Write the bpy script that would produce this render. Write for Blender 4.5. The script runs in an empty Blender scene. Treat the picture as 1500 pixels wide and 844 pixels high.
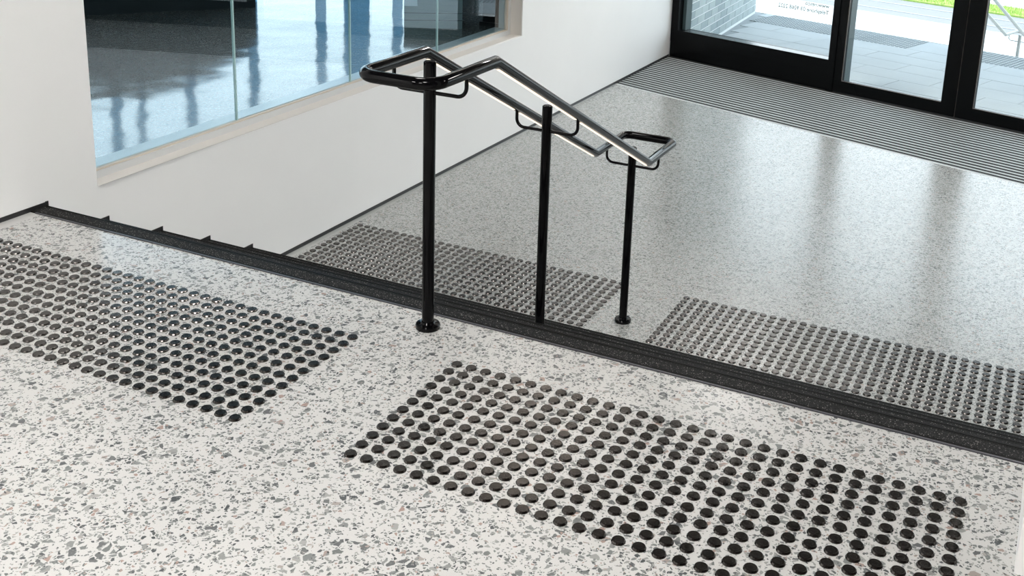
import bpy, bmesh, math, random
from mathutils import Vector, Matrix
random.seed(7)
SC = bpy.context.scene
COL = SC.collection

# ------------------------------------------------------------------ camera
R_ROWS = ((0.90214277, 0.4299379, 0.03594196),
          (0.14545249, -0.22465585, -0.96352131),
          (-0.40617976, 0.87446163, -0.26520719))      # rows: image right, image down, forward
CAM = Vector((1.4999, -2.6467, 1.6318))
FPX, CX, CY = 1619.78, 801.27, 168.26
cd = bpy.data.cameras.new('camera')
cam = bpy.data.objects.new('camera', cd)
COL.objects.link(cam)
rt, dn, fw = [Vector(r) for r in R_ROWS]
m = Matrix((rt, -dn, -fw)).transposed().to_4x4()
m.translation = CAM
cam.matrix_world = m
cd.sensor_fit = 'HORIZONTAL'
cd.sensor_width = 36.0
cd.lens = FPX / 1500 * 36
cd.shift_x = (750 - CX) / 1500
cd.shift_y = (CY - 422) / 1500
cd.clip_start = 0.02
cd.clip_end = 300
SC.camera = cam

# ------------------------------------------------------------------ world, sun, exposure
SC.view_settings.view_transform = 'Standard'
SC.view_settings.look = 'None'
SC.view_settings.exposure = 0.0
SC.view_settings.gamma = 1.0
SC.view_settings.use_curve_mapping = False
w = bpy.data.worlds.new('sky'); SC.world = w; w.use_nodes = True
nt = w.node_tree; nt.nodes.clear()
bgn = nt.nodes.new('ShaderNodeBackground'); out = nt.nodes.new('ShaderNodeOutputWorld')
tc = nt.nodes.new('ShaderNodeTexCoord'); sp = nt.nodes.new('ShaderNodeSeparateXYZ')
rp = nt.nodes.new('ShaderNodeValToRGB')
rp.color_ramp.elements[0].position = 0.0; rp.color_ramp.elements[0].color = (0.93, 0.97, 1.0, 1)
rp.color_ramp.elements[1].position = 0.8; rp.color_ramp.elements[1].color = (0.60, 0.80, 1.0, 1)
nt.links.new(tc.outputs['Generated'], sp.inputs[0]); nt.links.new(sp.outputs[2], rp.inputs[0])
nt.links.new(rp.outputs[0], bgn.inputs[0]); bgn.inputs[1].default_value = 3.1
nt.links.new(bgn.outputs[0], out.inputs[0])
sd = bpy.data.lights.new('sun', 'SUN'); sd.energy = 6.0; sd.angle = math.radians(0.6); sd.color = (1, 0.97, 0.92)
sun = bpy.data.objects.new('sun', sd); COL.objects.link(sun)
sun.rotation_euler = Vector((0.40, -0.10, 1.0)).to_track_quat('Z', 'Y').to_euler()
LAMP = 48.0          # luminance of the added ceiling panels

# ------------------------------------------------------------------ dimensions (metres, measured from the photograph)
ZL = -0.75                     # lower floor
RISE, GO, N0 = 0.15, 0.305, 0.347   # stair riser, going, y of first nosing edge
XE = 5.5                       # far right wall of the hall
YB = -5.2                      # wall behind
ZC = 2.95                      # ceiling
def xw(y): return -2.130 + 0.0072 * y        # left wall face
SL = -0.3277                   # the entrance facade is askew: y = e + SL * x
E_MAT0, E_DOOR = 5.825, 7.27
NL = math.sqrt(1 + SL * SL)
US = Vector((1, SL, 0)) / NL   # along facade
UN = Vector((-SL, 1, 0)) / NL  # out through facade
def fp(x, e, z=0.0):           # point on the facade line e at world x
    return Vector((x, e + SL * x, z))

# ------------------------------------------------------------------ materials
def newmat(name):
    mt = bpy.data.materials.new(name); mt.use_nodes = True
    n = mt.node_tree; b = n.nodes['Principled BSDF']
    return mt, n, b
def N(n, t, **k):
    nd = n.nodes.new(t)
    for a, v in k.items(): setattr(nd, a, v)
    return nd
def plain(name, col, rough=0.5, metal=0.0, bump=0.0, bscale=200, var=0.0, vscale=6, spec=None, coat=0, ior=None):
    mt, n, b = newmat(name)
    b.inputs['Base Color'].default_value = (*col, 1); b.inputs['Roughness'].default_value = rough
    b.inputs['Metallic'].default_value = metal
    if spec is not None: b.inputs['Specular IOR Level'].default_value = spec
    if ior: b.inputs['IOR'].default_value = ior
    if coat: b.inputs['Coat Weight'].default_value = coat; b.inputs['Coat Roughness'].default_value = 0.04
    g = N(n, 'ShaderNodeNewGeometry')
    if var:
        nz = N(n, 'ShaderNodeTexNoise'); nz.inputs['Scale'].default_value = vscale; nz.inputs['Detail'].default_value = 5
        n.links.new(g.outputs['Position'], nz.inputs['Vector'])
        mx = N(n, 'ShaderNodeMix', data_type='RGBA')
        mx.inputs[6].default_value = (*[c * (1 - var) for c in col], 1)
        mx.inputs[7].default_value = (*[min(1, c * (1 + var)) for c in col], 1)
        n.links.new(nz.outputs['Fac'], mx.inputs[0]); n.links.new(mx.outputs[2], b.inputs['Base Color'])
    if bump:
        nz = N(n, 'ShaderNodeTexNoise'); nz.inputs['Scale'].default_value = bscale; nz.inputs['Detail'].default_value = 3
        n.links.new(g.outputs['Position'], nz.inputs['Vector'])
        bp = N(n, 'ShaderNodeBump'); bp.inputs['Strength'].default_value = bump; bp.inputs['Distance'].default_value = 0.002
        n.links.new(nz.outputs['Fac'], bp.inputs['Height']); n.links.new(bp.outputs[0], b.inputs['Normal'])
    return mt
def math_(n, op, a, b_=None, clamp=False):
    nd = N(n, 'ShaderNodeMath', operation=op, use_clamp=clamp)
    for i, v in enumerate((a, b_)):
        if v is None: continue
        if isinstance(v, (int, float)): nd.inputs[i].default_value = v
        else: n.links.new(v, nd.inputs[i])
    return nd.outputs[0]

def terrazzo(name, base=(0.66, 0.645, 0.615), rough=0.17, layers=((52, .22, .15), (105, .30, .12), (210, .28, .10)),
             edge=True, wavy=0.0, dark=1.0, spec=0.5):
    mt, n, b = newmat(name)
    g = N(n, 'ShaderNodeNewGeometry')
    pos = g.outputs['Position']
    nz = N(n, 'ShaderNodeTexNoise'); nz.inputs['Scale'].default_value = 60; nz.inputs['Detail'].default_value = 2
    n.links.new(pos, nz.inputs['Vector'])
    sub = N(n, 'ShaderNodeVectorMath', operation='SUBTRACT'); sub.inputs[1].default_value = (.5, .5, .5)
    n.links.new(nz.outputs['Color'], sub.inputs[0])
    sc = N(n, 'ShaderNodeVectorMath', operation='SCALE'); sc.inputs['Scale'].default_value = 0.012
    n.links.new(sub.outputs[0], sc.inputs[0])
    ad = N(n, 'ShaderNodeVectorMath', operation='ADD'); n.links.new(pos, ad.inputs[0]); n.links.new(sc.outputs[0], ad.inputs[1])
    col = None
    big = N(n, 'ShaderNodeTexNoise'); big.inputs['Scale'].default_value = 1.7; big.inputs['Detail'].default_value = 4
    n.links.new(pos, big.inputs['Vector'])
    mx = N(n, 'ShaderNodeMix', data_type='RGBA')
    mx.inputs[6].default_value = (*[c * .90 for c in base], 1); mx.inputs[7].default_value = (*[min(1, c * 1.10) for c in base], 1)
    n.links.new(big.outputs['Fac'], mx.inputs[0]); col = mx.outputs[2]
    fine = N(n, 'ShaderNodeTexNoise'); fine.inputs['Scale'].default_value = 420; fine.inputs['Detail'].default_value = 2
    n.links.new(pos, fine.inputs['Vector'])
    fmx = N(n, 'ShaderNodeMix', data_type='RGBA', blend_type='MULTIPLY'); fmx.inputs[0].default_value = 0.25
    n.links.new(col, fmx.inputs[6]); n.links.new(fine.outputs['Fac'], fmx.inputs[7]); 
    br = N(n, 'ShaderNodeMix', data_type='RGBA', blend_type='MULTIPLY'); br.inputs[0].default_value = 1
    n.links.new(fmx.outputs[2], br.inputs[6]); br.inputs[7].default_value = (1.14, 1.14, 1.14, 1); col = br.outputs[2]
    margin = None
    if edge:       # plain unpolished margin along the left wall
        s2 = N(n, 'ShaderNodeSeparateXYZ'); n.links.new(pos, s2.inputs[0])
        margin = math_(n, 'GREATER_THAN', s2.outputs[0], -2.068)
    for k, (S, thr, gap) in enumerate(layers):
        off = N(n, 'ShaderNodeVectorMath', operation='ADD'); off.inputs[1].default_value = (3.1 * k, 7.7 * k, 0)
        n.links.new(ad.outputs[0], off.inputs[0])
        v1 = N(n, 'ShaderNodeTexVoronoi', voronoi_dimensions='2D', feature='F1'); v1.inputs['Scale'].default_value = S
        v2 = N(n, 'ShaderNodeTexVoronoi', voronoi_dimensions='2D', feature='DISTANCE_TO_EDGE'); v2.inputs['Scale'].default_value = S
        n.links.new(off.outputs[0], v1.inputs['Vector']); n.links.new(off.outputs[0], v2.inputs['Vector'])
        cs = N(n, 'ShaderNodeSeparateColor'); n.links.new(v1.outputs['Color'], cs.inputs[0])
        sel = math_(n, 'LESS_THAN', cs.outputs[0], thr)
        gp = math_(n, 'MULTIPLY_ADD', cs.outputs[1], 0.16); gp.node.inputs[2].default_value = gap * .6
        ins = math_(n, 'MULTIPLY', math_(n, 'SUBTRACT', v2.outputs['Distance'], gp), 22.0, True)
        msk = math_(n, 'MULTIPLY', sel, ins)
        if margin is not None: msk = math_(n, 'MULTIPLY', msk, margin)
        cr = N(n, 'ShaderNodeValToRGB'); e = cr.color_ramp
        e.elements[0].position = 0; e.elements[0].color = (0.07 * dark, .076 * dark, .08 * dark, 1)
        e.elements[1].position = 0.9; e.elements[1].color = (.31, .315, .30, 1)
        x1 = e.elements.new(0.5); x1.color = (.19, .20, .195, 1)
        x2 = e.elements.new(0.98); x2.color = (.31, .23, .20, 1)
        n.links.new(cs.outputs[2], cr.inputs[0])
        m2 = N(n, 'ShaderNodeMix', data_type='RGBA'); n.links.new(msk, m2.inputs[0]); n.links.new(col, m2.inputs[6]); n.links.new(cr.outputs[0], m2.inputs[7])
        col = m2.outputs[2]
    n.links.new(col, b.inputs['Base Color'])
    b.inputs['Specular IOR Level'].default_value = spec
    rn = N(n, 'ShaderNodeMapRange'); rn.inputs[3].default_value = rough * .8; rn.inputs[4].default_value = rough * 1.25
    n.links.new(big.outputs['Fac'], rn.inputs[0]); n.links.new(rn.outputs[0], b.inputs['Roughness'])
    if wavy:
        wv = N(n, 'ShaderNodeTexNoise'); wv.inputs['Scale'].default_value = 2.2; wv.inputs['Detail'].default_value = 1.5
        n.links.new(pos, wv.inputs['Vector'])
        bp = N(n, 'ShaderNodeBump'); bp.inputs['Strength'].default_value = 1; bp.inputs['Distance'].default_value = wavy
        n.links.new(wv.outputs['Fac'], bp.inputs['Height']); n.links.new(bp.outputs[0], b.inputs['Normal'])
    return mt

def glass(name, tint, boost=1.0):
    mt = bpy.data.materials.new(name); mt.use_nodes = True; n = mt.node_tree; n.nodes.clear()
    o = N(n, 'ShaderNodeOutputMaterial'); tr = N(n, 'ShaderNodeBsdfTransparent'); gl = N(n, 'ShaderNodeBsdfGlossy')
    tr.inputs[0].default_value = (*tint, 1); gl.inputs['Roughness'].default_value = 0.0; gl.inputs[0].default_value = (.95, .98, 1, 1)
    g = N(n, 'ShaderNodeNewGeometry'); ior = N(n, 'ShaderNodeMix', data_type='FLOAT')
    ior.inputs[2].default_value = 1.5; ior.inputs[3].default_value = 1 / 1.5
    n.links.new(g.outputs['Backfacing'], ior.inputs[0])
    fr = N(n, 'ShaderNodeFresnel'); n.links.new(ior.outputs[0], fr.inputs[0])
    f2 = math_(n, 'MULTIPLY', fr.outputs[0], boost, True)
    # only the outer faces mirror; the inner ones let light straight through
    keep = math_(n, 'SUBTRACT', 1.0, g.outputs['Backfacing'])
    f3 = math_(n, 'MULTIPLY', f2, keep)
    mx = N(n, 'ShaderNodeMixShader'); n.links.new(f3, mx.inputs[0]); n.links.new(tr.outputs[0], mx.inputs[1]); n.links.new(gl.outputs[0], mx.inputs[2])
    n.links.new(mx.outputs[0], o.inputs[0])
    return mt
def emis(name, col, s):
    mt = bpy.data.materials.new(name); mt.use_nodes = True; n = mt.node_tree; n.nodes.clear()
    o = N(n, 'ShaderNodeOutputMaterial'); e = N(n, 'ShaderNodeEmission'); e.inputs[0].default_value = (*col, 1); e.inputs[1].default_value = s
    n.links.new(e.outputs[0], o.inputs[0]); return mt

def colm_mat():
    mt, n, b = newmat('skylit_blue_translucent')
    b.inputs['Base Color'].default_value = (.30, .50, .62, 1); b.inputs['Roughness'].default_value = .8  # blue of sky-lit reflections put into the colour
    tl = N(n, 'ShaderNodeBsdfTranslucent'); tl.inputs[0].default_value = (.48, .70, .84, 1)
    mx = N(n, 'ShaderNodeMixShader'); mx.inputs[0].default_value = .8
    o = n.nodes['Material Output']
    n.links.new(b.outputs[0], mx.inputs[1]); n.links.new(tl.outputs[0], mx.inputs[2]); n.links.new(mx.outputs[0], o.inputs[0])
    return mt
def stud_mat():
    mt, n, b = newmat('dark_turned_steel')
    b.inputs['Metallic'].default_value = 1.0
    uv = N(n, 'ShaderNodeUVMap'); uv.uv_map = 'local'
    ln = N(n, 'ShaderNodeVectorMath', operation='LENGTH'); n.links.new(uv.outputs[0], ln.inputs[0])
    r = ln.outputs['Value']                      # uv is (x, y) in stud radii
    wv = math_(n, 'SINE', math_(n, 'MULTIPLY', r, 34.0))
    ring = math_(n, 'COMPARE', r, 0.46); ring.node.inputs[2].default_value = 0.03
    h = math_(n, 'ADD', math_(n, 'MULTIPLY', wv, 0.25), math_(n, 'MULTIPLY', ring, -2.0))
    bp = N(n, 'ShaderNodeBump'); bp.inputs['Strength'].default_value = 0.22; bp.inputs['Distance'].default_value = 0.0002
    n.links.new(h, bp.inputs['Height']); n.links.new(bp.outputs[0], b.inputs['Normal'])
    b.inputs['Base Color'].default_value = (0.082, 0.076, 0.072, 1)
    b.inputs['Roughness'].default_value = 0.20; b.inputs['Anisotropic'].default_value = 0.6
    tg = N(n, 'ShaderNodeTangent', direction_type='RADIAL', axis='Z'); n.links.new(tg.outputs[0], b.inputs['Tangent'])
    return mt

def grit_mat():
    mt, n, b = newmat('black_grit')
    g = N(n, 'ShaderNodeNewGeometry')
    v = N(n, 'ShaderNodeTexVoronoi'); v.inputs['Scale'].default_value = 420; n.links.new(g.outputs['Position'], v.inputs['Vector'])
    cs = N(n, 'ShaderNodeSeparateColor'); n.links.new(v.outputs['Color'], cs.inputs[0])
    cr = N(n, 'ShaderNodeValToRGB'); e = cr.color_ramp
    e.elements[0].position = 0; e.elements[0].color = (.006, .006, .0065, 1); e.elements[1].position = .93; e.elements[1].color = (.024, .0235, .0235, 1)
    x = e.elements.new(.9985); x.color = (.26, .25, .24, 1)  # sparkle of a few grains painted as pale colour
    n.links.new(cs.outputs[0], cr.inputs[0]); n.links.new(cr.outputs[0], b.inputs['Base Color'])
    b.inputs['Roughness'].default_value = .75; b.inputs['Specular IOR Level'].default_value = .1
    bp = N(n, 'ShaderNodeBump'); bp.inputs['Strength'].default_value = .6; bp.inputs['Distance'].default_value = .001
    n.links.new(v.outputs['Distance'], bp.inputs['Height']); n.links.new(bp.outputs[0], b.inputs['Normal'])
    return mt

M = dict(
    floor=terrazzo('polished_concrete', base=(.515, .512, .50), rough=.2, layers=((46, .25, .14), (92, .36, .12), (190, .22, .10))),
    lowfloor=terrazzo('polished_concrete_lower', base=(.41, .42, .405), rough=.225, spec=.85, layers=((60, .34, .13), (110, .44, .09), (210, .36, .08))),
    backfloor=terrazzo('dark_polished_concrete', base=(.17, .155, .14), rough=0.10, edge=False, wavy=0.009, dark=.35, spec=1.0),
    wall=plain('white_wall_paint', (.90, .90, .89), .55, bump=.12, bscale=60, var=.025, vscale=2.5),
    darkwall=plain('dark_wall_paint', (.02, .024, .028), .5),
    ceil=plain('brown_ceiling_boards', (.14, .115, .095), .6),
    canopy=plain('pale_canopy_soffit', (.62, .63, .63), .7),
    reveal=plain('reveal_paint', (.70, .67, .63), .5, var=.02),
    frame=plain('silver_frame', (.66, .67, .67), .35, metal=.3),
    seam=plain('pale_glass_edge', (.42, .62, .62), .2),
    bead=plain('beige_bead', (.62, .55, .47), .5),
    skirt=plain('black_skirting', (.012, .012, .013), .35),
    blackgloss=plain('gloss_black_enamel', (.002, .002, .0025), .05, ior=1.25),
    ledstrip=emis('cream_light_strip', (1.0, .86, .68), 1.6),
    nosing=plain('black_aluminium', (.0055, .0052, .005), .5, spec=.07),
    nosel=plain('grey_aluminium_lip', (.06, .06, .07), .4, metal=.3),
    grit=grit_mat(), stud=stud_mat(),
    concrete=plain('stair_concrete', (.42, .42, .40), .6, bump=.3, bscale=150, var=.1, vscale=20),
    black=plain('black_door_frame', (.003, .0035, .004), .26, spec=.12),
    blackwall=plain('black_column', (.008, .008, .009), .3),
    teal=plain('lit_frame_teal', (.055, .085, .09), .4),  # lit sides of the door frame, daylight put into the colour
    sillcap=plain('dark_satin_sill', (.012, .014, .016), .22, spec=.9),
    gasket=plain('gasket_line', (.10, .085, .075), .4),
    matbar=plain('mat_ribbed_bar', (.44, .475, .48), .55, bump=.6, bscale=500, var=.22, vscale=14),
    matdark=plain('mat_dark_recess', (.006, .006, .006), .8),
    matframe=plain('mat_edge_trim', (.62, .62, .61), .4, metal=.1),
    glass=glass('clear_door_glass', (.96, .985, .98)),
    glass2=glass('left_window_glass', (.86, .96, .99), 2.0),
    paver=plain('grey_paver', (.50, .515, .52), .7, bump=.3, bscale=160, var=.10, vscale=3),
    joint=plain('paver_joint', (.34, .36, .37), .8),
    extstud=plain('outdoor_stud_steel', (.30, .33, .34), .5, metal=.2),
    brick=plain('pale_blue_grey_brick', (.36, .42, .43), .7, bump=.4, bscale=120, var=.16, vscale=5),
    brickb=plain('darker_grey_brick', (.27, .33, .35), .7, bump=.4, bscale=120, var=.16, vscale=5),
    mortar=plain('white_mortar', (.80, .83, .83), .8),
    path=plain('light_concrete_path', (.46, .455, .44), .8, var=.06, vscale=2),
    road=plain('grey_road', (.20, .20, .20), .85, var=.08, vscale=2),
    grass=plain('lawn_green', (.30, .43, .09), .8, var=.35, vscale=25),
    extmetal=plain('outdoor_rail_steel', (.30, .32, .32), .4, metal=.5),
    text=plain('lettering_vinyl', (.16, .21, .20), .6),
    plinth=plain('grey_block_paint', (.30, .36, .37), .55),
    luma=emis('fill_panel_diffuser', (1.0, .975, .945), LAMP),
    warm=emis('warm_linear_diffuser', (1.0, .92, .84), LAMP * .5),
    timber=plain('dark_timber_lining', (.07, .055, .045), .5, var=.2, vscale=3),
    rim=plain('luminaire_rim', (.7, .7, .7), .4),
    colm=colm_mat(),
)

# ------------------------------------------------------------------ builders
def link(name, bm, mat, parent=None, smooth=False, mats=None):
    me = bpy.data.meshes.new(name); bmesh.ops.recalc_face_normals(bm, faces=bm.faces[:]); bm.to_mesh(me); bm.free()
    if smooth:
        for p in me.polygons: p.use_smooth = True
    for x in (mats or [mat]): me.materials.append(x)
    o = bpy.data.objects.new(name, me); COL.objects.link(o)
    if parent is not None:
        o.parent = parent
        o.matrix_parent_inverse = Matrix.Identity(4)
    return o
def tag(o, label, cat, group=None, kind=None):
    if label: o['label'] = label
    if cat: o['category'] = cat
    if group: o['group'] = group
    if kind: o['kind'] = kind
    return o
def empty(name, loc, rz=0.0):
    o = bpy.data.objects.new(name, None); COL.objects.link(o); o.location = loc; o.rotation_euler = (0, 0, rz)
    o.empty_display_size = .1
    return o
def box(bm, p0, p1, mt=None):
    x0, y0, z0 = p0; x1, y1, z1 = p1
    vs = [bm.verts.new((x, y, z)) for z in (z0, z1) for x, y in ((x0, y0), (x1, y0), (x1, y1), (x0, y1))]
    for f in ((0, 3, 2, 1), (4, 5, 6, 7), (0, 1, 5, 4), (1, 2, 6, 5), (2, 3, 7, 6), (3, 0, 4, 7)):
        bm.faces.new([vs[i] for i in f])
    if mt is not None:
        for v in vs: v.co = mt @ v.co
def prism(bm, pts, z0, z1):     # plan polygon, vertical extrusion
    a = [bm.verts.new((p[0], p[1], z0)) for p in pts]; b = [bm.verts.new((p[0], p[1], z1)) for p in pts]
    bm.faces.new(a[::-1]); bm.faces.new(b)
    for i in range(len(pts)):
        j = (i + 1) % len(pts); bm.faces.new((a[i], a[j], b[j], b[i]))
def extr(bm, prof, x0, x1):     # (y, z) profile extruded along x
    a = [bm.verts.new((x0, p[0], p[1])) for p in prof]; b = [bm.verts.new((x1, p[0], p[1])) for p in prof]
    bm.faces.new(a); bm.faces.new(b[::-1])
    for i in range(len(prof)):
        j = (i + 1) % len(prof); bm.faces.new((a[i], b[i], b[j], a[j]))
def fbox(bm, x0, x1, e0, e1, z0, z1):   # box aligned with the facade, world x at line e, e offsets
    pts = [fp(x0, e0), fp(x1, e0), fp(x1, e1), fp(x0, e1)]
    # keep ends square to the facade
    d = (e1 - e0) / NL
    p0 = fp(x0, e0); p1 = fp(x1, e0)
    prism(bm, [p0, p1, p1 + UN * d, p0 + UN * d], z0, z1)
def sweep(bm, path, r, closed=False, ref=Vector((0, 0, 1)), seg=20):
    n = len(path); rings = []
    for i in range(n):
        P = path[i]
        if closed or 0 < i < n - 1:
            a = (P - path[i - 1]).normalized(); b = (path[(i + 1) % n] - P).normalized()
        elif i == 0: a = b = (path[1] - P).normalized()
        else: a = b = (P - path[i - 1]).normalized()
        u = a.cross(ref).normalized(); v = u.cross(a)
        pn = (a + b).normalized(); ring = []
        for k in range(seg):
            t = 2 * math.pi * k / seg
            q = u * math.cos(t) * r + v * math.sin(t) * r
            q = q - a * (q.dot(pn) / a.dot(pn))
            ring.append(bm.verts.new(P + q))
        rings.append(ring)
    for i in range(n if closed else n - 1):
        A, B = rings[i], rings[(i + 1) % n]
        for k in range(seg):
            l = (k + 1) % seg; bm.faces.new((A[k], A[l], B[l], B[k]))
    if not closed: bm.faces.new(rings[0]); bm.faces.new(rings[-1][::-1])
def fillet(p0, p1, p2, r, n=8):
    a = (p0 - p1).normalized(); b = (p2 - p1).normalized(); ang = a.angle(b)
    t = r / math.tan(ang / 2); s = p1 + a * t; e = p1 + b * t
    c = p1 + (a + b).normalized() * (r / math.sin(ang / 2))
    v0 = s - c; v1 = e - c; th = v0.angle(v1); res = []
    for i in range(n + 1):
        f = i / n
        res.append(c + (v0 * math.sin((1 - f) * th) + v1 * math.sin(f * th)) / math.sin(th))
    return res
def lathe(bm, prof, c=(0, 0, 0), seg=24):
    rings = []
    for r, z in prof:
        if r < 1e-6: rings.append([bm.verts.new((c[0], c[1], c[2] + z))])
        else: rings.append([bm.verts.new((c[0] + r * math.cos(2 * math.pi * k / seg), c[1] + r * math.sin(2 * math.pi * k / seg), c[2] + z)) for k in range(seg)])
    for A, B in zip(rings, rings[1:]):
        for k in range(seg):
            l = (k + 1) % seg
            if len(A) == 1: bm.faces.new((A[0], B[k], B[l]))
            elif len(B) == 1: bm.faces.new((A[k], A[l], B[0]))
            else: bm.faces.new((A[k], A[l], B[l], B[k]))
def autosmooth(o, ang=35):
    me = o.data
    bm = bmesh.new(); bm.from_mesh(me)
    for f in bm.faces: f.smooth = True
    for e in bm.edges:
        if len(e.link_faces) == 2 and e.calc_face_angle(0) > math.radians(ang): e.smooth = False
    bm.to_mesh(me); bm.free()

# ------------------------------------------------------------------ floors
YE = N0 - 0.004
bm = bmesh.new(); prism(bm, [(-2.4, YB), (XE, YB), (XE, .262), (-2.4, .262)], -.30, 0)
o = link('floor', bm, M['floor']); tag(o, 'pale polished concrete upper floor speckled with grey aggregate', 'floor', kind='structure')
bm = bmesh.new()
p_a, p_b = fp(-2.4, E_MAT0), fp(XE, E_MAT0)
prism(bm, [(-2.4, .30), (XE, .30), (p_b.x, p_b.y), (p_a.x, p_a.y)], ZL - .3, ZL)
o = link('floor', bm, M['lowfloor']); tag(o, 'polished concrete lower floor between the stairs and the entrance matting', 'floor', kind='structure')
bm = bmesh.new()
p_a, p_b, p_c, p_d = fp(-2.4, E_MAT0), fp(XE, E_MAT0), fp(XE, E_DOOR + .2), fp(-2.4, E_DOOR + .2)
prism(bm, [p_a, p_b, p_c, p_d], ZL - .3, ZL - .0025)
o = link('floor', bm, M['matdark']); tag(o, 'dark recess under the entrance matting', 'floor', kind='structure')

# ------------------------------------------------------------------ entrance matting
mat_t = tag(empty('entrance_mat', fp(-.4, 6.5, ZL - .0025)), 'long ribbed entrance mat of grey and black bars along the glass doors', 'mat')
mi = Matrix.Translation(-Vector(mat_t.location))
NB = 20; span = (E_DOOR - E_MAT0 - .02); pit = span / NB
bar_me = None
def localprism(name, pts, z0, z1, mat, parent):
    bm = bmesh.new(); prism(bm, pts, z0, z1); bmesh.ops.transform(bm, matrix=Matrix.Translation(-parent.matrix_world.translation if False else -Vector(parent.location)), verts=bm.verts)
    return link(name, bm, mat, parent)
xL, xR = -2.075, XE - .02
for k in range(NB):
    e0 = E_MAT0 + .016 + k * pit
    if bar_me is None:
        L = (xR - xL) * NL
        bm = bmesh.new()
        wd = pit / NL * .40; h = .0018
        prof = [(0, 0), (0, h - .0012), (.003, h), (wd * .45, h), (wd * .5, h - .001), (wd * .55, h), (wd - .003, h), (wd, h - .0012), (wd, 0)]
        a = [bm.verts.new((0, p[0], p[1])) for p in prof]; b = [bm.verts.new((L, p[0], p[1])) for p in prof]
        bm.faces.new(a[::-1]); bm.faces.new(b)
        for i in range(len(prof)):
            j = (i + 1) % len(prof); bm.faces.new((a[i], a[j], b[j], b[i]))
        o = link('mat_bar', bm, M['matbar'], mat_t); bar_me = o.data
    else:
        o = bpy.data.objects.new('mat_bar', bar_me); COL.objects.link(o); o.parent = mat_t
    xk = xw(e0 + SL * xL) + .004
    o.location = fp(xk, e0, ZL - .0025) - Vector(mat_t.location)
    o.rotation_euler = (0, 0, math.atan(SL))
bm = bmesh.new(); pts = [fp(-2.09, E_MAT0), fp(xR, E_MAT0), fp(xR, E_MAT0 + .010), fp(-2.09, E_MAT0 + .010)]
prism(bm, [p - Vector(mat_t.location) for p in pts], .0, .003); link('edge_trim', bm, M['matframe'], mat_t)

# ------------------------------------------------------------------ staircase
XS0, XS1 = -2.128, XE - .002
st = tag(empty('staircase', (0, .347, ZL)), 'five-step concrete stair with black nosings going down to the lower floor', 'stairs')
def off(o_):
    return -Vector(o_.location)
for k in range(5):
    z = -RISE * k - (.013 if k else 0); y0 = N0 + GO * k
    ya = .262 if k == 0 else y0 - GO - .02
    bm = bmesh.new()
    if k > 0:
        box(bm, (xw(y0) + .0006, y0 - GO - .012, z - .15), (XS1, y0 - .012, z - .001)) 
        bmesh.ops.translate(bm, verts=bm.verts, vec=off(st)); link('step', bm, M['concrete'], st)
    else:
        box(bm, (xw(y0) + .0006, .262, -.30), (XS1, .335, -.012)); bmesh.ops.translate(bm, verts=bm.verts, vec=off(st)); link('step', bm, M['concrete'], st)
    # nosing section
    yb = y0 - .085
    xs = xw(y0) + .0006
    bm = bmesh.new()
    prof = [(yb, z - .004), (yb, z + .0035), (yb + .013, z + .0045), (yb + .0135, z + .0015), (y0 - .020, z + .0015), (y0 - .0195, z + .0045),
            (y0 - .014, z + .0045), (y0 - .0135, z + .001), (y0 - .009, z + .001), (y0 - .0085, z + .004), (y0 - .004, z + .0035), (y0, z - .001),
            (y0, z - .028), (y0 - .006, z - .030), (y0 - .006, z - .012), (yb + .01, z - .012)]
    extr(bm, prof, xs, XS1); bmesh.ops.translate(bm, verts=bm.verts, vec=off(st))
    ns = link('nosing', bm, M['nosing'], st)
    bm = bmesh.new(); box(bm, (xs, yb + .0145, z + .0012), (XS1, y0 - .0205, z + .0042)); bmesh.ops.translate(bm, verts=bm.verts, vec=off(st))
    link('grit_strip', bm, M['grit'], ns)
    bm = bmesh.new(); box(bm, (xs + .03, yb - .0025, z - .003), (XS1, yb + .004, z + .0042)); bmesh.ops.translate(bm, verts=bm.verts, vec=off(st))
    link('edge_lip', bm, M['nosel'], ns)

# ------------------------------------------------------------------ left wall with window opening
WY0, WY1, WZ0, WZ1 = .607, 4.603, .009, 2.35
FX = -2.193          # front of the window frame
TH = .20
def wallpiece(bm, y0, y1, z0, z1):
    prism(bm, [(xw(y0), y0), (xw(y1), y1), (xw(y1) - TH, y1), (xw(y0) - TH, y0)], z0, z1)
yend = E_DOOR + .45 + 2.1 * .3277 + .1
bm = bmesh.new()
wallpiece(bm, YB, WY0, ZL - .3, ZC); wallpiece(bm, WY0, WY1, ZL - .3, WZ0); wallpiece(bm, WY0, WY1, WZ1, ZC); wallpiece(bm, WY1, 8.0, ZL - .3, ZC)
wl = link('wall_left', bm, M['wall']); tag(wl, 'long white painted wall on the left with a wide window', 'wall', kind='structure')
# black shadow-line skirting: upper floor, each tread, lower floor
bm = bmesh.new()
def sk(y0, y1, z, h=.016):
    prism(bm, [(xw(y0) + .0035, y0), (xw(y1) + .0035, y1), (xw(y1) - .001, y1), (xw(y0) - .001, y0)], z, z + h)
sk(YB, N0, 0, .019)
for k in range(5):
    y0 = N0 + GO * k
    y1 = y0 + GO
    zt = -RISE * k - (.013 if k else 0); z = -RISE * (k + 1) - (.013 if k < 4 else 0)
    sk(y0 - .010, y0 + .004, z, zt - z + .021)
    if k < 4: sk(y0, y1, z, .021)
sk(N0 + GO * 4, 7.95, ZL, .020)
o = link('baseboard_left', bm, M['skirt']); tag(o, 'thin black skirting line stepping down along the left wall', 'skirting', kind='structure')

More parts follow.
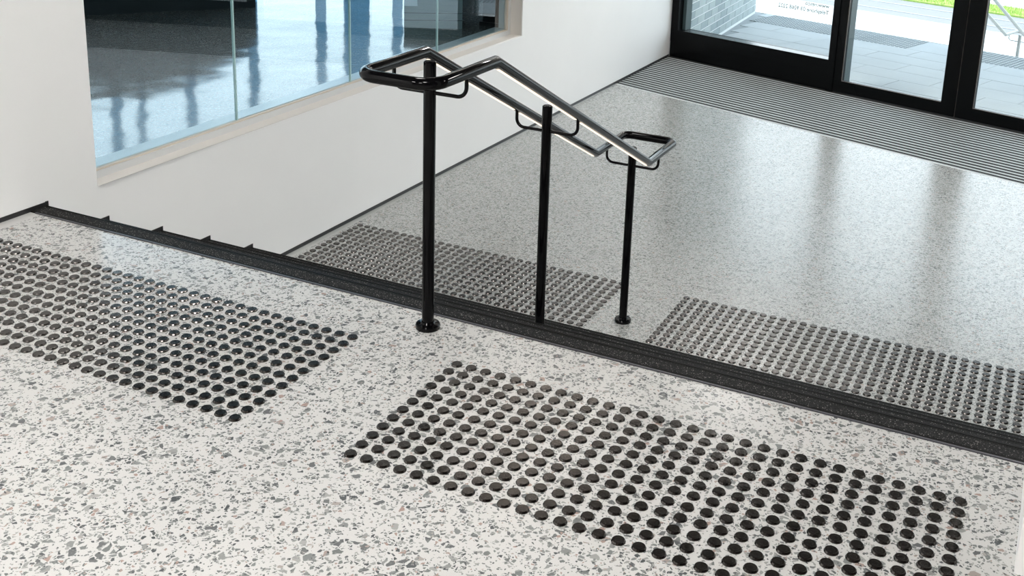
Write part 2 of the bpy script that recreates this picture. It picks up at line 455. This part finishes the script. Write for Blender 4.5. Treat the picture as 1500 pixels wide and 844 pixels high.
# window_1 in left wall
w1 = tag(empty('window_1', (FX, 2.6, 0)), 'wide fixed interior window of butt-jointed glass panes in the left wall', 'window', kind='structure')
def wpart(name, p0, p1, mat, parent=None):
    bm = bmesh.new(); box(bm, p0, p1); bmesh.ops.translate(bm, verts=bm.verts, vec=off(w1))
    return link(name, bm, mat, parent or w1)
fx = FX
wpart('sill_board', (fx - .03, WY0 + .001, WZ0 + .0005), (xw(2) - .001, WY1 - .001, WZ0 + .003), M['reveal'])
wpart('jamb_lining', (fx - .03, WY1 - .003, WZ0 + .003), (xw(4) - .002, WY1 - .0005, WZ1), M['reveal'])
wpart('frame_rail', (fx - .018, WY0, WZ0 + .003), (fx, WY1 - .003, WZ0 + .036), M['frame'])
wpart('bead', (fx - .030, WY0, WZ0 + .036), (fx - .004, WY1 - .02, WZ0 + .044), M['bead'])
wpart('frame_stile', (fx - .018, WY1 - .040, WZ0 + .036), (fx, WY1 - .003, WZ1), M['frame'])
wpart('bead', (fx - .030, WY1 - .048, WZ0 + .044), (fx - .004, WY1 - .040, WZ1), M['bead'])
wpart('frame_stile', (fx - .018, WY0, WZ0 + .036), (fx, WY0 + .03, WZ1), M['frame'])
wpart('frame_rail', (fx - .018, WY0 + .03, WZ1 - .04), (fx, WY1 - .04, WZ1), M['frame'])
GX = fx - .024
joints = [1.600, 2.590, 3.575]
ed = [WY0 + .004] + joints + [WY1 - .045]
for a, b in zip(ed, ed[1:]):
    wpart('pane', (GX - .005, a + .002, WZ0 + .044), (GX + .005, b - .002, WZ1), M['glass2'])
for j in joints: wpart('glass_joint', (GX - .006, j - .0045, WZ0 + .044), (GX + .006, j + .0045, WZ1), M['seam'])
wpart('inner_sill', (fx - .135, WY0, WZ0 + .006), (fx - .031, WY1, WZ0 + .040), M['frame'])

# ------------------------------------------------------------------ the room behind the left window
nP = Vector((-.8, .6, 0)); cP = 6.44
tP = Vector((.6, .8, 0))
def pl(s, d=0.0, z=0.0): return nP * (cP + d) + tP * s + Vector((0, 0, z))
bm = bmesh.new()
prism(bm, [(xw(0) - TH, -3.5), (xw(0) - TH, 7.9), (-3.6, 8.4), (-9.6, 2.2), (-9.6, -3.5)], -.2, 0.0)
o = link('floor', bm, M['backfloor']); tag(o, 'dark glossy concrete floor of the room behind the left window', 'floor', kind='structure')
bm = bmesh.new(); prism(bm, [(xw(0) - TH, -3.5), (xw(0) - TH, 7.9), (-3.6, 8.4), (-9.6, 2.2), (-9.6, -3.5)], ZC, ZC + .1)
o = link('ceiling', bm, M['darkwall']); tag(o, 'dark ceiling of the room behind the left window', 'ceiling', kind='structure')
bm = bmesh.new(); prism(bm, [(-9.7, -3.6), (-2.34, -3.6), (-2.34, -3.5), (-9.7, -3.5)], -.2, ZC); prism(bm, [(-9.7, -3.5), (-9.6, -3.5), (-9.6, 1.2), (-9.7, 1.2)], -.2, ZC)
o = link('wall_back', bm, M['darkwall']); tag(o, 'dark back wall of the room behind the left window', 'wall', kind='structure')
bm = bmesh.new(); prism(bm, [(-3.0, 5.75), (-2.34, 5.75), (-2.34, 5.9), (-3.0, 5.9)], -.2, ZC)
o = link('wall_back', bm, M['darkwall']); tag(o, 'short dark wall beyond the black column behind the left window', 'wall', kind='structure')
# window wall on plane P, azimuth columns
def s_at(dx, dy):            # where a ray from the camera in plan meets the plane
    d = Vector((dx, dy, 0)); c = Vector((CAM.x, CAM.y, 0)); t = (cP - nP.dot(c)) / nP.dot(d); return tP.dot(c + d * t)
def s_px(u):
    d = rt * ((u - CX) / FPX) + dn * ((60 - CY) / FPX) + fw; return s_at(d.x, d.y)
w3 = tag(empty('window_3', pl(2)), 'tall bright window wall with columns in painted sky-lit blue across the room behind the left window', 'window', kind='structure')
s0, s1 = s_px(60), s_px(620)
def ppart(name, a, b, d0, d1, z0, z1, mat):
    bm = bmesh.new(); prism(bm, [pl(a, d0), pl(b, d0), pl(b, d1), pl(a, d1)], z0, z1); bmesh.ops.translate(bm, verts=bm.verts, vec=off(w3))
    return link(name, bm, mat, w3)
for u0, u1 in ((155, 172), (196, 207), (268, 283), (364, 378), (463, 478), (504, 541), (575, 589)):
    ppart('window_column', s_px(u0), s_px(u1), -.012, .0, 0, ZC, M['colm'])  # columns, made translucent blue to look sky-lit in the floor reflection
sd_ = s_px(366)
def slope_panel(name, zs, d0, d1, mat):      # upright panel with a falling top edge
    bm = bmesh.new(); F, B = [], []
    pts_ = [(a, lo) for a, lo, hi in zs] + [(a, hi) for a, lo, hi in reversed(zs)]
    F = [bm.verts.new(pl(a, d0, z)) for a, z in pts_]; B = [bm.verts.new(pl(a, d1, z)) for a, z in pts_]
    bm.faces.new(F); bm.faces.new(B[::-1])
    for k in range(len(F)):
        l = (k + 1) % len(F); bm.faces.new((F[k], B[k], B[l], F[l]))
    bmesh.ops.translate(bm, verts=bm.verts, vec=off(w3)); return link(name, bm, mat, w3)
slope_panel('dado_panel', [(s0 - 1.5, 0, .70), (s_px(200), 0, .64), (s_px(300), 0, .52), (s_px(350), 0, .36), (sd_, 0, .30)], -.25, -.0, M['darkwall'])
slope_panel('reflection_fade_band', [(s0 - 1.5, .70, .76), (s_px(200), .64, .72), (s_px(300), .52, .64), (s_px(350), .36, .50), (sd_, .30, .44)], -.012, .0, M['colm'])  # added strip imitating the blurred blue fade of the floor reflection
ppart('head_panel', s0 - 1.5, s1 + .3, 0, .1, 2.5, ZC, M['darkwall'])
bm = bmesh.new(); prism(bm, [pl(s1, -.0), pl(s1 + 1.0, 0), pl(s1 + 1.0, .12), pl(s1, .12)], 0, ZC)
o = link('wall_back', bm, M['darkwall']); tag(o, 'dark wall at the right end of the window wall behind the left window', 'wall', kind='structure')
# stepped block and black column seen through glass
sb = tag(empty('stepped_display_block', (-2.99, 4.384, 0), math.atan2(.237, .372)), 'grey stepped block standing on the dark floor behind the left window', 'display block')
for nm, a, b_, h in (('lower_tier', 0, .10, .17), ('upper_tier', .10, .441, .75)):
    bm = bmesh.new(); box(bm, (a, 0, 0), (b_, .35, h)); link(nm, bm, M['plinth'], sb)
for z in (.06, .115, .235, .36):
    bm = bmesh.new(); box(bm, (.101 if z > .17 else 0.001, -.002, z), (.440, .001, z + .004)); link('joint_line', bm, M['skirt'], sb)
bc = tag(empty('black_column', (-2.56, 4.86, 0), 0), 'black square column behind the right end of the left window', 'column')
bm = bmesh.new(); box(bm, (0, -.02, 0), (.16, .30, ZC - .001)); link('shaft', bm, M['blackwall'], bc)
bm = bmesh.new(); box(bm, (-.02, -.04, 0), (.18, .32, .03)); link('foot', bm, M['blackwall'], bc)

# ------------------------------------------------------------------ other walls, ceiling, pier
bm = bmesh.new(); prism(bm, [(-2.4, YB), (XE + .2, YB), (XE + .2, 5.8), (-2.4, 8.2)], ZC, ZC + .15)
o = link('ceiling', bm, M['ceil']); tag(o, 'brown flat ceiling of the hall', 'ceiling', kind='structure')
bm = bmesh.new(); box(bm, (-2.4, YB - .2, -.3), (XE + .2, YB, ZC))
o = link('wall_back', bm, M['timber']); tag(o, 'dark timber wall behind the viewpoint', 'wall', kind='structure')
bm = bmesh.new(); box(bm, (XE, YB, ZL - .3), (XE + .2, 5.62, ZC))
o = link('wall_right', bm, M['timber']); tag(o, 'dark timber far right side wall of the hall', 'wall', kind='structure')
bm = bmesh.new(); box(bm, (1.588, -.228, .0), (1.83, .245, ZC))
o = link('wall_right', bm, M['wall']); tag(o, 'white painted wall end standing on the upper floor at the right edge', 'wall', kind='structure')

# ------------------------------------------------------------------ entrance facade
XD0, XD1 = -2.066, XE + .0
fc = tag(empty('window_2', fp(-1.2, E_DOOR, ZL)), 'fixed black-framed glass panel left of the entrance doors with a deep sill', 'window', kind='structure')
def fpart(par, name, x0, x1, e0, e1, z0, z1, mat, sub=None):
    bm = bmesh.new(); fbox(bm, x0, x1, e0, e1, z0, z1); bmesh.ops.translate(bm, verts=bm.verts, vec=off(par))
    return link(name, bm, mat, sub or par)
EG = E_DOOR + .13
ZT = 1.55
fpart(fc, 'plinth_panel', XD0, -.354, E_DOOR + .012, EG + .05, ZL, -.590, M['black'])
fpart(fc, 'sill_rail', -1.985, -.354, E_DOOR, EG + .05, -.590, -.468, M['black'])
fpart(fc, 'frame_stile', XD0, -1.985, E_DOOR + .004, EG + .05, -.59, ZT, M['black'])
fpart(fc, 'inner_stile', -1.985, -1.925, EG - .045, EG + .05, -.468, ZT, M['teal'])
fpart(fc, 'frame_head', -1.985, -.354, E_DOOR, EG + .05, ZT - .08, ZT, M['black'])
fpart(fc, 'pane', -1.925, -.356, EG - .004, EG + .004, -.468, ZT - .08, M['glass'])
post = tag(empty('trim_1', fp(-.32, E_DOOR, ZL)), 'black post between the fixed glass panel and the entrance door', 'door post', kind='structure')
fpart(post, 'door_post', -.354, -.292, E_DOOR - .008, EG + .05, ZL, ZC, M['black'])
def leaf(name, x0, x1, sl, sr, label):
    d = tag(empty(name, fp(x0, E_DOOR, ZL)), label, 'door', kind='structure')
    e0, e1 = E_DOOR + .004, E_DOOR + .060
    fpart(d, 'stile', x0, x0 + sl, e0, e1, ZL + .006, ZT, M['black']); fpart(d, 'stile', x1 - sr, x1, e0, e1, ZL + .006, ZT, M['black'])
    fpart(d, 'bottom_rail', x0 + sl, x1 - sr, e0, e1, ZL + .006, -.640, M['black']); fpart(d, 'top_rail', x0 + sl, x1 - sr, e0, e1, ZT - .1, ZT, M['black'])
    fpart(d, 'pane', x0 + sl, x1 - sr, e0 + .022, e0 + .030, -.640, ZT - .1, M['glass'])
    fpart(d, 'glazing_bead', x0 + sl, x1 - sr, e0 + .0, e0 + .010, -.640, -.634, M['gasket'])
    fpart(d, 'glazing_bead', x0 + sl, x0 + sl + .006, e0 + .0, e0 + .010, -.634, ZT - .1, M['gasket'])
    return d
leaf('door_1', -.290, .803, .077, .118, 'black-framed glass entrance door leaf beside the fixed panel')
leaf('door_2', .811, 1.905, .135, .077, 'black-framed glass entrance door leaf at the top right corner')
o = post
fpart(post, 'outer_stop', -.310, -.236, EG + .055, EG + .20, ZL, ZT, M['teal'])
fpart(fc, 'sill_cap', -1.922, -.357, E_DOOR + .002, EG - .006, -.4678, -.4655, M['sillcap'])
fpart(post, 'meeting_seal', .8035, .8105, E_DOOR + .012, E_DOOR + .05, ZL + .006, ZT, M['gasket'])
fpart(post, 'door_post', 1.91, 1.98, E_DOOR - .008, EG + .05, ZL, ZC, M['black'])
fr = tag(empty('window_4', fp(2.6, E_DOOR, ZL)), 'fixed black-framed glass panel at the far right of the doors', 'window', kind='structure')
fpart(fr, 'plinth_panel', 1.982, XE, E_DOOR + .012, EG + .05, ZL, -.468, M['black'])
fpart(fr, 'pane', 1.982, XE, EG - .004, EG + .004, -.468, ZT - .08, M['glass'])
fpart(fr, 'frame_head', 1.982, XE, E_DOOR, EG + .05, ZT - .08, ZT, M['black'])
bm = bmesh.new(); fbox(bm, XD0, -.356, E_DOOR, EG + .05, ZT, ZC); fbox(bm, -.29, 1.908, E_DOOR, EG + .05, ZT, ZC); fbox(bm, 1.982, XE, E_DOOR, EG + .05, ZT, ZC)
o = link('wall_front', bm, M['wall']); tag(o, 'white wall above the entrance doors', 'wall', kind='structure')

# lettering on the fixed pane, read from outside (so mirrored from here)
def text_mesh(body, size):
    cu = bpy.data.curves.new('t', 'FONT'); cu.body = body; cu.size = size; cu.extrude = .0004; cu.offset = .0010; cu.resolution_u = 3
    to = bpy.data.objects.new('t', cu); COL.objects.link(to); bpy.context.view_layer.update()
    me = bpy.data.meshes.new_from_object(to.evaluated_get(bpy.context.evaluated_depsgraph_get()))
    bpy.data.objects.remove(to); return me
for body, zb in (('Telephone 03 9268 2222', -.083), ('www.nesco', -.024)):
    me = text_mesh(body, .053)
    xs_ = [v.co.x for v in me.vertices]
    o = bpy.data.objects.new('lettering', me); COL.objects.link(o); me.materials.append(M['text'])
    rot = Matrix((( -US.x, 0, UN.x), (-US.y, 0, UN.y), (0, 1, 0))).to_4x4()
    rot.translation = fp(-.425, EG + .0062, zb) - Vector(fc.location)
    o.matrix_local = rot; o.parent = fc
    o['label'] = 'grey lettering reading ' + body

# ------------------------------------------------------------------ tactile studs
STUD = [(.0176, 0.0), (.0176, .0018), (.0152, .0058), (.0146, .0061)]
SEG = 16
def stud_geo():
    vs, fs, uv = [], [], []
    for r, z in STUD:
        for k in range(SEG):
            t = 2 * math.pi * k / SEG; vs.append((r * math.cos(t), r * math.sin(t), z))
    for i in range(len(STUD) - 1):
        for k in range(SEG):
            l = (k + 1) % SEG; fs.append((i * SEG + k, i * SEG + l, (i + 1) * SEG + l, (i + 1) * SEG + k))
    fs.append(tuple((len(STUD) - 1) * SEG + k for k in range(SEG)))
    return vs, fs
SV, SF = stud_geo()
def stud_mesh(name, places, mat):
    vs, fs, uvs = [], [], []
    for (x, y) in places:
        b = len(vs); vs += [(v[0] + x, v[1] + y, v[2]) for v in SV]; fs += [tuple(i + b for i in f) for f in SF]
        uvs += [(v[0] / .0176, v[1] / .0176) for f in SF for v in [SV[i] for i in f]]
    me = bpy.data.meshes.new(name); me.from_pydata(vs, [], fs); me.materials.append(mat)
    ul = me.uv_layers.new(name='local')
    ul.data.foreach_set('uv', [c for p in uvs for c in p])
    me.polygons.foreach_set('use_smooth', [(i % len(SF)) not in (0,) and False for i in range(len(fs))])
    me.update(); return me
STUD_ME = stud_mesh('stud', [(0, 0)], M['stud'])
def seen(p):
    d = p - CAM; z = d.dot(fw)
    if z <= 0: return None
    u = CX + FPX * d.dot(rt) / z; v = CY + FPX * d.dot(dn) / z
    return z if (-12 < u < 1512 and -8 < v < 852) else None
def pad(x0, y0, nx, ny, z, label):
    t = tag(empty('tactile_stud_pad', (x0 + nx * .025, y0 + ny * .025, z)), label, 'tactile studs', 'tactile warning pads at the stair')
    pts = []
    for i in range(nx):
        for j in range(ny):
            x = x0 + i * .05 + random.uniform(-.0007, .0007); y = y0 + j * .05 + random.uniform(-.0007, .0007)
            s = seen(Vector((x, y, z))); pts.append((s if s else 100 + abs(x), x, y))
    pts.sort()
    for s, x, y in pts[:300]:
        o = bpy.data.objects.new('stud', STUD_ME); COL.objects.link(o); o.parent = t
        o.location = (x - t.location.x, y - t.location.y, 0.0002)
    if pts[300:]:
        me = stud_mesh('studs', [(x - t.location.x, y - t.location.y) for s, x, y in pts[300:]], M['stud'])
        o = bpy.data.objects.new('studs', me); COL.objects.link(o); o.parent = t; o.location = (0, 0, .0002); o['kind'] = 'stuff'
    return t
pad(0.0, -.55, 30, 12, 0.0, 'nearest pad of dark steel studs on the upper floor at the bottom right')
pad(-.3755 - 33 * .05, -.558, 34, 12, 0.0, 'pad of dark steel studs on the upper floor along the left edge')
pad(-2.024, 1.851, 34, 12, ZL, 'pad of dark steel studs on the lower floor beside the left wall')
pad(-.018, 1.851, 34, 12, ZL, 'pad of dark steel studs on the lower floor at the right end of the stairs')

# ------------------------------------------------------------------ handrail
def handrail(name, base, rz, mat, dz, run_top, posts, label, group=None, led=False):
    """local frame: y runs down the stairs, z=0 is the upper floor"""
    t = tag(empty(name, base, rz), label, 'handrail')
    w_, h, ya, yf = .1286, .8666, .355, -.024
    yk = ya + run_top; hk = h - dz; yl = yk + .370
    P = [Vector(p) for p in ((-w_, ya, h), (-w_, yf, h), (w_, yf, h), (w_, ya, h), (w_, yk, hk), (w_, yl, hk), (-w_, yl, hk), (-w_, yk, hk))]
    path = [P[0]] + fillet(P[0], P[1], P[2], .062) + fillet(P[1], P[2], P[3], .062) + [P[3], P[4]] + fillet(P[4], P[5], P[6], .045) + fillet(P[5], P[6], P[7], .045) + [P[7]]
    bm = bmesh.new(); sweep(bm, path, .0192, closed=True, seg=28); o = link('rail', bm, mat, t); autosmooth(o)
    if led:
        for s in (-1, 1):
            gaps = [ya + .02] + [q for (y, *_r) in posts if ya < y < yk for q in (y - .022, y + .022)] + [yk - .02]
            for g0, g1 in zip(gaps[::2], gaps[1::2]):
                bm = bmesh.new(); d = (P[4] - P[3]).normalized(); up = Vector((1, 0, 0)).cross(d).normalized()
                if up.z < 0: up = -up
                f0 = (g0 - ya) / (yk - ya); f1 = (g1 - ya) / (yk - ya)
                A = P[3].lerp(P[4], f0); B = P[3].lerp(P[4], f1); A.x = B.x = s * w_
                ring = []
                for ang, rr in ((-104, .0188), (-104, .0197), (-86, .0198), (-68, .0197), (-68, .0188)):
                    q = Vector((1, 0, 0)) * math.cos(math.radians(ang)) * rr + up * math.sin(math.radians(ang)) * rr
                    ring.append((bm.verts.new(A + q), bm.verts.new(B + q)))
                for k in range(5):
                    l = (k + 1) % 5; bm.faces.new((ring[k][0], ring[l][0], ring[l][1], ring[k][1]))
                bm.faces.new([q[0] for q in ring]); bm.faces.new([q[1] for q in ring][::-1])
                o = link('light_strip', bm, M['ledstrip'], t); o['label'] = 'cream light strip along the underside of the sloping rail'
    def railz(y):
        if y <= ya: return h
        if y >= yk: return hk
        return h + (hk - h) * (y - ya) / (yk - ya)
    for (y, zb, zt, fl) in posts:
        bm = bmesh.new(); r = .0195
        lathe(bm, [(0, zb), (r, zb), (r, zt - .0025), (r - .0025, zt), (.0155, zt), (.0150, zt - .0015), (.007, zt - .0015), (.0065, zt), (0, zt)], (0, y, 0), 28)
        p = link('post', bm, mat, t); autosmooth(p)
        if fl:
            bm = bmesh.new(); lathe(bm, [(.0190, zb), (.0395, zb), (.040, zb + .002), (.040, zb + .013), (.038, zb + .0165), (.024, zb + .018), (.0205, zb + .024), (.0190, zb + .024)], (0, y, 0), 32)
            f_ = link('base_flange', bm, mat, p); autosmooth(f_, 28)
        zr = railz(y)
        for s in (-1, 1):
            zc = zr - .078
            a = Vector((s * .017, y, zc)); c1 = Vector((s * w_, y, zc)); c2 = Vector((s * w_, y, zr - .017))
            bm = bmesh.new(); sweep(bm, [a] + fillet(a, c1, c2, .032) + [c2], .0062, ref=Vector((0, 1, 0)), seg=12)
            o = link('bracket_arm', bm, mat, t); autosmooth(o)
    return t
handrail('handrail', (-.2075, 0, 0), 0, M['blackgloss'], .7426, 1.493, [(.172, 0, .886, True), (1.031, -.45, .553, False), (1.992, ZL, .136, True)],
         'gloss black tubular steel handrail loop on three posts in the middle of the stairs', led=True)

# ------------------------------------------------------------------ ceiling lights: unseen panels added to brighten the hall, then the linear pair
def fill_lamp(x, y, sx, sy, label):
    t = tag(empty('added_ceiling_light', (x, y, ZC)), label, 'ceiling light')
    bm = bmesh.new()
    for a in ((-sx, -sy, -sx + .02, sy), (sx - .02, -sy, sx, sy), (-sx + .02, -sy, sx - .02, -sy + .02), (-sx + .02, sy - .02, sx - .02, sy)):
        box(bm, (a[0], a[1], -.035), (a[2], a[3], -.0005))
    link('rim', bm, M['rim'], t)
    bm = bmesh.new(); box(bm, (-sx + .02, -sy + .02, -.028), (sx - .02, sy - .02, -.02)); link('diffuser', bm, M['luma'], t)
fill_lamp(-1.3, -3.0, .38, .38, 'added square ceiling fill panel above the left end of the upper floor')
fill_lamp(0.9, -1.9, .36, .36, 'added square ceiling fill panel above the middle of the upper floor')
fill_lamp(0.5, -3.9, .45, .45, 'added large square ceiling fill panel behind the viewpoint')
fill_lamp(-1.0, 0.9, .22, .22, 'added small square ceiling fill panel above the left end of the stairs')
fill_lamp(-.9, 6.75, .32, .32, 'added square ceiling fill panel above the entrance mat near the left wall')
fill_lamp(2.5, 4.6, .42, .42, 'added large square ceiling fill panel above the right half of the lower floor')
fill_lamp(4.0, 2.6, .35, .35, 'added square ceiling fill panel farthest to the right above the lower floor')

def strip_lamp(x, y0, y1, label):
    t = tag(empty('linear_ceiling_light', (x, (y0 + y1) / 2, ZC)), label, 'ceiling light')
    h = (y1 - y0) / 2
    bm = bmesh.new(); box(bm, (-.02, -h, -.04), (.02, h, -.0005)); link('housing', bm, M['rim'], t)
    bm = bmesh.new(); box(bm, (-.014, -h + .01, -.046), (.014, h - .01, -.04)); link('diffuser', bm, M['warm'], t)
strip_lamp(-1.86, 2.9, 5.3, 'slim linear ceiling light nearest the left wall')
strip_lamp(-1.36, 2.9, 5.3, 'slim linear ceiling light second from the left wall')

# ------------------------------------------------------------------ outside
ZO = -1.65
def strip(name, e0, e1, z0, z1, mat, label, cat, x0=-14, x1=14, kind='structure'):
    bm = bmesh.new(); prism(bm, [fp(x0, e0), fp(x1, e0), fp(x1, e1), fp(x0, e1)], z0, z1)
    return tag(link(name, bm, mat), label, cat, kind=kind)
EE = 10.50
terrace = strip('floor', EG + .06, EE - .02, ZL - .3, ZL - .006, M['joint'], 'shaded outdoor terrace bed in front of the doors', 'floor', -2.3, 9)
# pavers
PW, PD = .80, .40
k = 0; stuffbm = bmesh.new(); nper = 0
e = EG + .062
row = 0
pm = {}
while e < EE - .03:
    d = min(PD, EE - .022 - e)
    x = -1.93 + (0 if row % 2 == 0 else -PW * .5)
    while x < 5.5:
        xa, xb = max(x, -1.93), min(x + PW, 5.5)
        if xb - xa > .05:
            bm = bmesh.new(); dz = random.uniform(-.0008, .0008)
            p0, p1 = fp(xa + .0025, e), fp(xb - .0025, e); dd = UN * ((d - .006) / NL)
            pc = [p - Vector((terrace.location)) for p in (p0, p1, p1 + dd, p0 + dd)]
            prism(bm, pc, ZL - .03, ZL + dz); link('paver', bm, M['paver'], terrace)
        x += PW
    e += PD; row += 1
def ext_pad(x0, x1, label):
    t = tag(empty('tactile_stud_pad', fp(x0, 9.86, ZL)), label, 'tactile studs', 'tactile warning pads on the terrace')
    pl_ = []
    n_ = int((x1 - x0) * NL / .05)
    o3 = Vector(t.location)
    for i in range(n_):
        for j in range(12):
            q = US * (i * .05) + UN * (j * .05 + .01); pl_.append((q.x, q.y))
    me = stud_mesh('studs', pl_, M['extstud'])
    o = bpy.data.objects.new('studs', me); COL.objects.link(o); o.parent = t; o.location = (0, 0, .001); o['kind'] = 'stuff'
ext_pad(-1.90, .06, 'pad of small studs on the outdoor terrace behind the fixed glass panel')
ext_pad(.63, 2.6, 'pad of small studs on the shaded outdoor terrace behind the right-hand door')
# outdoor stairs and ground
for i in range(6):
    e0 = EE - .02 + i * .305 * NL; z = ZL - .15 * i
    if i == 0: continue
    strip('trim_2', e0 - .305 * NL, e0, z - .16, z, M['path'], 'sunlit outdoor stair step, number %s down from the terrace' % ('', 'one', 'two', 'three', 'four', 'five')[i], 'step', -2.3, 9)
strip('trim_2', EE - .02, EE + .0, ZL - .15, ZL - .0, M['path'], 'pale edge course of the outdoor terrace', 'kerb', -2.3, 9)
strip('floor', EG, 17.15, ZO - .2, ZO, M['path'], 'sunlit pale concrete forecourt below the terrace', 'ground')
for ee in (15.65,):
    pass
strip('floor', 17.15, 19.15, ZO - .2, ZO - .02, M['road'], 'light grey road beyond the forecourt', 'road')
for a, lb in ((17.75, 'first'), (18.55, 'second')):
    strip('trim_3', a, a + .06, ZO - .03, ZO - .012, M['joint'], '%s thin kerb line along the road' % lb, 'kerb')
gr = strip('lawn', 19.15, 20.1, ZO - .2, ZO + .01, M['grass'], 'narrow strip of bright green lawn beyond the road', 'grass', -14, 14, 'stuff')
strip('floor', 20.1, 60, ZO - .2, ZO, M['path'], 'pale path beyond the strip of lawn', 'ground', -60, 60)
# grass blades on the lawn
vs, fs = [], []
for i in range(5200):
    x = random.uniform(-3, 3.5); e = random.uniform(19.16, 20.09); p = fp(x, e, ZO + .01); a = random.uniform(0, 3.14); h = random.uniform(.03, .07)
    b = len(vs); vs += [(p.x - .006 * math.cos(a), p.y - .006 * math.sin(a), p.z), (p.x + .006 * math.cos(a), p.y + .006 * math.sin(a), p.z), (p.x + random.uniform(-.02, .02), p.y + random.uniform(-.02, .02), p.z + h)]
    fs.append((b, b + 1, b + 2))
me = bpy.data.meshes.new('grass_blades'); me.from_pydata(vs, [], fs); me.materials.append(M['grass'])
o = bpy.data.objects.new('grass_blades', me); COL.objects.link(o); o.parent = gr; o['kind'] = 'stuff'

# brick side wall of the terrace
bwl = tag(empty('wall_brick', (-1.90, 8.085, ZL)), 'pale grey brick wall with white mortar outside, left of the terrace', 'wall', kind='structure')
bang = math.atan(.035)
bwl.rotation_euler = (0, 0, bang)
bm = bmesh.new(); box(bm, (-.25, 0, -.05), (-.006, 2.98, 3.42)); core = link('mortar_core', bm, M['mortar'], bwl)
bmc = bmesh.new(); 
BH, BL = .086, .27
bmeshes = {}
def brick(y0, y1, z, mat):
    key = (round(y1 - y0, 3), mat)
    if key not in bmeshes:
        bm = bmesh.new(); L = y1 - y0
        box(bm, (-.10, 0, 0), (0, L, BH - .012)); 
        me = bpy.data.meshes.new('brick'); bmesh.ops.recalc_face_normals(bm, faces=bm.faces[:]); bm.to_mesh(me); bm.free(); me.materials.append(M[mat]); bmeshes[key] = me
    o = bpy.data.objects.new('brick', bmeshes[key]); COL.objects.link(o); o.parent = bwl; o.location = (random.uniform(-.001, .001), y0, z)
cnt = 0; rest = bmesh.new()
for c in range(39):
    z = .03 + c * BH
    y = 0.0 if c % 2 else -BL / 2
    while y < 2.96:
        a, b = max(y, 0), min(y + BL - .012, 2.97)
        if b - a > .03:
            if cnt < 299: brick(a, b, z, 'brick' if random.random() < .7 else 'brickb'); cnt += 1
            else: box(rest, (-.10, a, z), (0, b, z + BH - .012))
        y += BL
o = link('upper_bricks', rest, M['brick'], bwl); o['kind'] = 'stuff'
# canopy over the terrace
bm = bmesh.new(); prism(bm, [fp(-2.6, EG + .06), fp(9, EG + .06), fp(9, EE + .1), fp(-2.6, EE + .1)], 2.7, 2.95)
o = link('ceiling', bm, M['canopy']); tag(o, 'pale canopy over the outdoor terrace', 'canopy', kind='structure')

# outdoor handrail
K = Vector((.932, 11.61, 0))
rzo = math.atan(SL)
run = 1.5
zt = ZL - .148
org = K - UN * (.355 + run) + US * .1286
handrail('handrail', (org.x, org.y, zt), rzo, M['extmetal'], .745, run,
         [(.172, .148, .886, True), (.355 + run + .12, -.752, .13, True)], 'pale steel outdoor handrail seen through the right-hand glass door')
